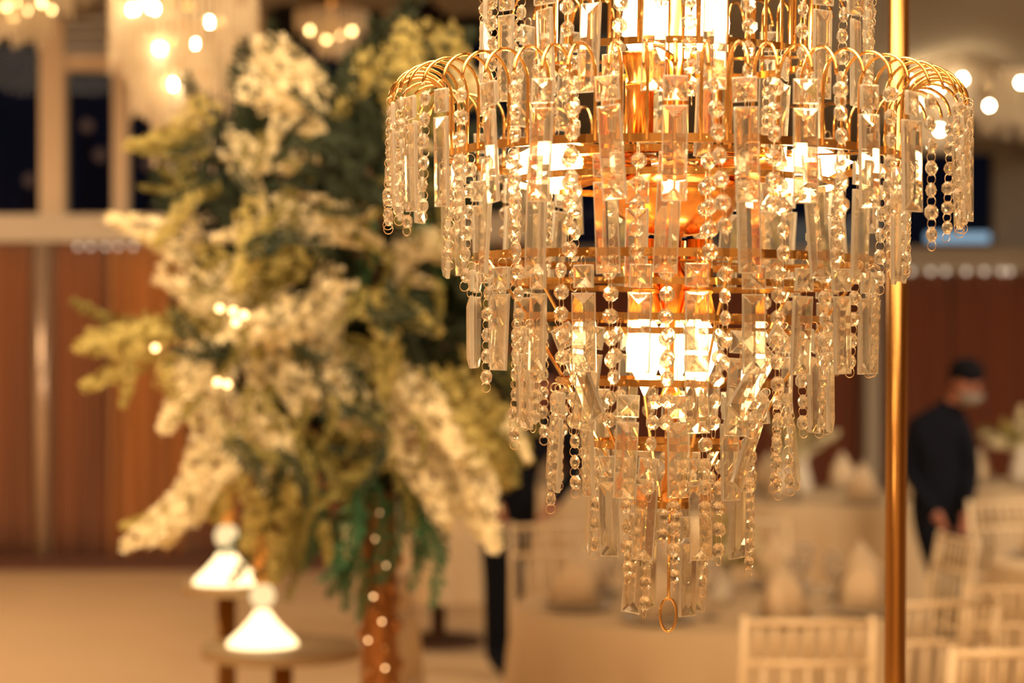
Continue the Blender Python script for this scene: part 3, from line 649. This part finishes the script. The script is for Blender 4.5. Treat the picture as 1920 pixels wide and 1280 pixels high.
def make_chair(label):
    t = thing('banquet_chair', label, 'chair'); w_ = .19; H_ = .92
    MB().box(-w_-.01, w_+.01, -.2, .2, .43, .455).build('seat', CHAIRM, t)
    MB().lathe([(.001, 0), (.17, 0), (.19, .012), (.18, .034), (.001, .04)], 20).build('seat_cushion', CLOTH, t, True, loc=(0, 0, .456))
    for sx in (-1, 1):
        MB().tube([(sx*w_, -.18, 0), (sx*w_, -.18, .43)], [.012, .015], 10).build('leg', CHAIRM, t, True)
        MB().tube([(sx*w_, .21, 0), (sx*w_, .18, .44), (sx*w_*.97, .20, .7), (sx*w_*.95, .24, H_)], [.013, .015, .014, .012], 10).build('back_post', CHAIRM, t, True)
    for z_, y_ in ((.90, .237), (.78, .216), (.55, .188)):
        MB().tube([(-w_*.97, y_, z_), (w_*.97, y_, z_)], .011, 8).build('rail', CHAIRM, t, True)
    for k in range(5):
        x = -w_*.66+w_*.33*k
        MB().tube([(x, .188, .55), (x, .216, .78)], .0075, 8).build('spindle', CHAIRM, t, True)
    for k in range(7):
        x = -w_*.75+w_*.25*k; MB().tube([(x, .216, .78), (x, .237, .90)], .006, 6).build('spindle', CHAIRM, t, True)
    for z_ in (.16, .26):
        for sx in (-1, 1): MB().tube([(sx*w_, -.18, z_), (sx*w_, .20, z_)], .007, 6).build('stretcher', CHAIRM, t, True)
        MB().tube([(-w_, -.18, z_), (w_, -.18, z_)], .007, 6).build('stretcher', CHAIRM, t, True)
    return t
proto = None
# x pixel, distance, rotation (0: back towards +Y side, i.e. facing camera), label
for pxx, Y, rz, lab in ((1860, 5.35, 185, 'ivory spindle back chair nearest the bottom right corner'),
                        (1500, 5.9, 178, 'ivory spindle back chair tucked at the nearest table, left of the gold pole'),
                        (1700, 6.3, 200, 'ivory spindle back chair partly behind the lower gold pole'),
                        (868, 6.6, 80, 'ivory chair turned edge-on just right of the bronze trunk'),
                        (1062, 8.4, 14, 'ivory spindle back chair at the far left side of the nearest table'),
                        (1912, 6.65, 170, 'ivory chair behind the corner chair, below the feet of the man in black'),
                        (1925, 9.6, 15, 'ivory chair half cut off by the right edge, level with the hand of the man'),
                        (1690, 8.0, 280, 'ivory chair between the pole and the nearest table, turned sideways'),
                        (1420, 8.55, 5, 'ivory chair behind the nearest table facing the camera'),
                        (1235, 9.1, -8, 'ivory chair behind the nearest table under the left crystals')):
    if proto is None: proto = make_chair(lab); o = proto
    else: o = copy_tree(proto); o['label'] = lab
    o.location = (X(pxx, Y), Y, 0); o.rotation_euler = (0, 0, math.radians(rz))

# ------------------------------------------------------------------ people
def person(label, root, J, facing, head_c, hs, mask=False, hairdeg=0):
    """J: joint -> point in room space; one skinned body with head, neck, arms, fingers, legs."""
    t = thing('person', label, 'person', root)
    names = {}; verts = []; edges = []; rad = []; kind = []
    def v(n, p, r, k='c'): names[n] = len(verts); verts.append(Vector(p)-Vector(root)); rad.append(r); kind.append(k); return n
    def e(a, b): edges.append((names[a], names[b]))
    P = {k: Vector(q) for k, q in J.items()}
    v('pelvis', P['pelvis'], (.15, .11)); v('waist', P['pelvis'].lerp(P['chest'], .45), (.135, .10)); v('chest', P['chest'], (.165, .115)); v('neckb', P['neck'], (.075, .07))
    v('neck', P['neck'].lerp(head_c, .45), (.055, .055), 's'); 
    v('jaw', head_c+Vector((0, 0, -.055))+facing*.02, (.062, .068), 's'); v('head', head_c+Vector((0, 0, .01)), (.076, .09), 's'); v('crown', head_c+Vector((0, 0, .075))-facing*.01, (.060, .070), 's')
    for a, b in (('pelvis', 'waist'), ('waist', 'chest'), ('chest', 'neckb'), ('neckb', 'neck'), ('neck', 'jaw'), ('jaw', 'head'), ('head', 'crown')): e(a, b)
    for s_ in 'lr':
        v('sh'+s_, P['sh'+s_], (.072, .07)); v('el'+s_, P['el'+s_], (.05, .05)); v('wr'+s_, P['wr'+s_], (.034, .034)); e('chest', 'sh'+s_); e('sh'+s_, 'el'+s_); e('el'+s_, 'wr'+s_)
        hd = (P['wr'+s_]-P['el'+s_]).normalized(); side = hd.cross(facing).normalized()
        if side.length < .1: side = Vector((0, 1, 0))
        v('palm'+s_, P['wr'+s_]+hd*.055, (.030, .018), 's'); e('wr'+s_, 'palm'+s_)
        sd = Vector(facing)
        for k, L in enumerate((.072, .082, .076, .060)):
            o_ = sd*(-.024+.016*k); b0 = P['wr'+s_]+hd*.092+o_; b1 = b0+hd*L*.5+side*.006; b2 = b1+hd*L*.4+side*.018
            v('f%d%s' % (k, s_), b0, (.0095, .0095), 's'); v('g%d%s' % (k, s_), b1, (.0085, .0085), 's'); v('h%d%s' % (k, s_), b2, (.007, .007), 's')
            e('palm'+s_, 'f%d%s' % (k, s_)); e('f%d%s' % (k, s_), 'g%d%s' % (k, s_)); e('g%d%s' % (k, s_), 'h%d%s' % (k, s_))
        b0 = P['wr'+s_]+hd*.045+sd*.034; v('t0'+s_, b0, (.011, .011), 's'); v('t1'+s_, b0+hd*.04+sd*.014, (.009, .009), 's'); e('palm'+s_, 't0'+s_); e('t0'+s_, 't1'+s_)
        v('hip'+s_, P['hip'+s_], (.095, .10)); v('kn'+s_, P['kn'+s_], (.068, .068)); v('an'+s_, P['an'+s_], (.050, .05)); v('toe'+s_, P['an'+s_]+Vector(facing)*.17+Vector((0, 0, -.045)), (.042, .03))
        e('pelvis', 'hip'+s_); e('hip'+s_, 'kn'+s_); e('kn'+s_, 'an'+s_); e('an'+s_, 'toe'+s_)
    me = bpy.data.meshes.new('body'); me.from_pydata([tuple(q) for q in verts], edges, []); ob_ = bpy.data.objects.new('body', me); C.objects.link(ob_)
    ob_.modifiers.new('skin', 'SKIN'); 
    if not me.skin_vertices:
        bpy.context.view_layer.objects.active = ob_; ob_.select_set(True)
    sv = me.skin_vertices[0].data
    for i, r_ in enumerate(rad): sv[i].radius = r_; sv[i].use_root = (i == 0)
    ss = ob_.modifiers.new('sub', 'SUBSURF'); ss.levels = 2; ss.render_levels = 2
    bpy.context.view_layer.update()
    ev = ob_.evaluated_get(bpy.context.evaluated_depsgraph_get()); nm = bpy.data.meshes.new_from_object(ev)
    bpy.data.objects.remove(ob_)
    nm.materials.clear(); nm.materials.append(BLACK); nm.materials.append(SKIN)
    for p in nm.polygons:
        c = p.center; i = min(range(len(verts)), key=lambda q: (verts[q]-c).length-rad[q][0]*.6); p.material_index = 1 if kind[i] == 's' else 0; p.use_smooth = True
    o = link('body', nm, t)
    hc = head_c-Vector(root); fz = Vector(facing); rt = fz.cross(Vector((0, 0, 1))).normalized(); upv = rt.cross(fz)
    M = Matrix.Translation(hc) @ Matrix((rt, fz, upv)).transposed().to_4x4()
    hb = MB(); prof = [(.001, .128), (.045, .120), (.080, .090), (.092, .05), (.090, .01), (.082, -.02), (.076, -.02), (.080, .04), (.001, .10)]
    hb.lathe(prof, 28, M @ Matrix.Translation((0, -.022, .005)) @ Matrix.Diagonal((1.0, 1.12, 1, 1)), rip=lambda a, z: .03*math.sin(a*9+z*40)-(.22 if (z < .04 and math.sin(a) > .2) else 0))
    hb.build('hair', HAIR, t, True)
    fb = MB()
    fb.add([(-.010, .084, .02), (.010, .084, .02), (0, .086, .03), (-.015, .086, -.02), (.015, .086, -.02), (0, .112, -.016)], [(0, 2, 5, 3), (2, 1, 4, 5), (3, 5, 4), (0, 1, 2)], M)
    for sx in (-1, 1): fb.ball((sx*.082, -.005, -.005), .02, 10, (.5, .8, 1.3), M)
    fb.build('face', SKIN, t, True)
    eb = MB()
    for sx in (-1, 1): eb.ball((sx*.03, .083, .012), .011, 10, (1.2, .6, .8), M)
    eb.build('eye', HAIR, t, True)
    if mask:
        mk = MB(); n = 12; v_ = []; f_ = []
        for j, (z_, rr, yo) in enumerate(((-.025, .080, .020), (-.055, .082, .026), (-.09, .070, .018), (-.105, .055, .01))):
            for k in range(n+1): a = PI*.12+PI*.76*k/n; v_.append((rr*math.cos(a), rr*1.05*math.sin(a)+yo, z_))
        for j in range(3):
            for k in range(n): a = j*(n+1)+k; f_.append((a, a+1, a+n+2, a+n+1))
        mk.add(v_, f_, M).build('face_mask', MASK, t, True)
    else:
        MB().tube([tuple(M @ Vector(q)) for q in ((-.024, .084, -.05), (0, .093, -.048), (.024, .084, -.05))], .005, 6).build('mouth', mat('lips', (.25, .07, .05), .5), t, True)
    return t
Y1 = 11.0
def A(px_, py_, dy=0): return at(px_, py_, Y1+dy)
person('man in black bending his head, pale mask under his chin, right of the pole', (X(1780, Y1), Y1, 0),
       dict(pelvis=A(1762, 935), chest=A(1762, 825), neck=A(1782, 762), shl=A(1716, 802), shr=A(1806, 800, -.05), ell=A(1706, 890), elr=A(1822, 885, -.06),
            wrl=A(1752, 960, -.2), wrr=A(1812, 958, -.2), hipl=A(1735, 965), hipr=A(1782, 965), knl=A(1765, 1085, -.06), knr=A(1797, 1085, .04), anl=A(1778, 1195), anr=A(1806, 1195, .1)),
       Vector((.38, -.86, -.34)).normalized(), A(1814, 718, -.08), 1, True)
Y1 = 10.1
person('figure in a black suit standing behind the left crystals, beside the flower tree', (X(955, Y1), Y1, 0),
       dict(pelvis=A(955, 935), chest=A(985, 820), neck=A(1000, 762), shl=A(908, 800), shr=A(1062, 800), ell=A(893, 880), elr=A(1080, 880, -.05),
            wrl=A(930, 945, -.2), wrr=A(1040, 940, -.2), hipl=A(932, 965), hipr=A(976, 965), knl=A(930, 1095), knr=A(960, 1095, .05), anl=A(926, 1228), anr=A(954, 1228, .1)),
       Vector((.35, -.93, -.1)).normalized(), A(1008, 718, -.04), 1, False)

# ------------------------------------------------------------------ strip lights outside, glowing stand-ins for pane reflections and rail glints
ORD = ['leftmost', 'second from the left', 'third from the left', 'fourth from the left', 'fifth from the left', 'sixth from the left', 'seventh from the left']
for i, pxx in enumerate((146, 170, 198, 222, 250)):  # glints of the curtain rail rings, built as dim glowing balls
    tag(MB().ball((0, 0, 0), .018, 10).build('rail_glint', RAILGLINT, smooth=True, loc=at(pxx, 462, YL-.2)), 'glowing stand-in rail glint, %s in the row under the left window sill' % ORD[i], 'light', 'rail glints under the left sill')
for i, pxx in enumerate((1708, 1745, 1773, 1812, 1846, 1878, 1893)):  # rail glints again as glowing balls, right sill
    tag(MB().ball((0, 0, 0), .024, 10).build('rail_glint', RAILGLINT, smooth=True, loc=at(pxx, 509, YR-.2)), 'glowing stand-in rail glint, %s in the row under the right window sill' % ORD[i], 'light', 'rail glints under the right sill')
struct('ground', MB().box(-12, 14, 19.4, 30, -.1, 0).box(-12, .1, 15.3, 19.4, -.1, 0), mat('night_paving', (.02, .02, .025), .9))
for pxx, pyy, lab in ((163, 236, 'faint reddish stand-in pane reflection, higher one outside the pane right of the column'), (188, 291, 'faint reddish stand-in pane reflection, lower one outside the pane right of the column'),
                      (56, 338, 'faint reddish stand-in pane reflection outside the far left pane'), (278, 308, 'faint reddish stand-in pane reflection outside the pane beside the flower tree')):
    p = at(pxx, pyy, 22); t = thing('pane_reflection', lab, 'light', (p.x, p.y, 0))  # reflections in the panes, made as glowing balls on added posts
    MB().ball((0, 0, p.z), .07, 10).build('reflection_ball', RED, t, True); MB().tube([(0, 0, 0), (0, 0, p.z-.06)], .03, 8).build('post', BARK, t)
for x0, x1, yy, Y, lab in ((1738, 1856, 445, 21, 'blue white strip light outside the right window behind the crystals'), (330, 362, 398, 17, 'small blue white strip light outside the left window by the flowers')):
    a, b = at(x0, yy, Y), at(x1, yy, Y); t = thing('strip_light', lab, 'light', (a.x, a.y, 0)); L = b.x-a.x
    MB().tube([(0, 0, a.z), (L, 0, a.z)], .05, 10).build('glowing_tube', BLUE, t, True)
    for q in (.1, .9): MB().tube([(L*q, .06, 0), (L*q, .06, a.z)], .02, 6).build('post', BARK, t)
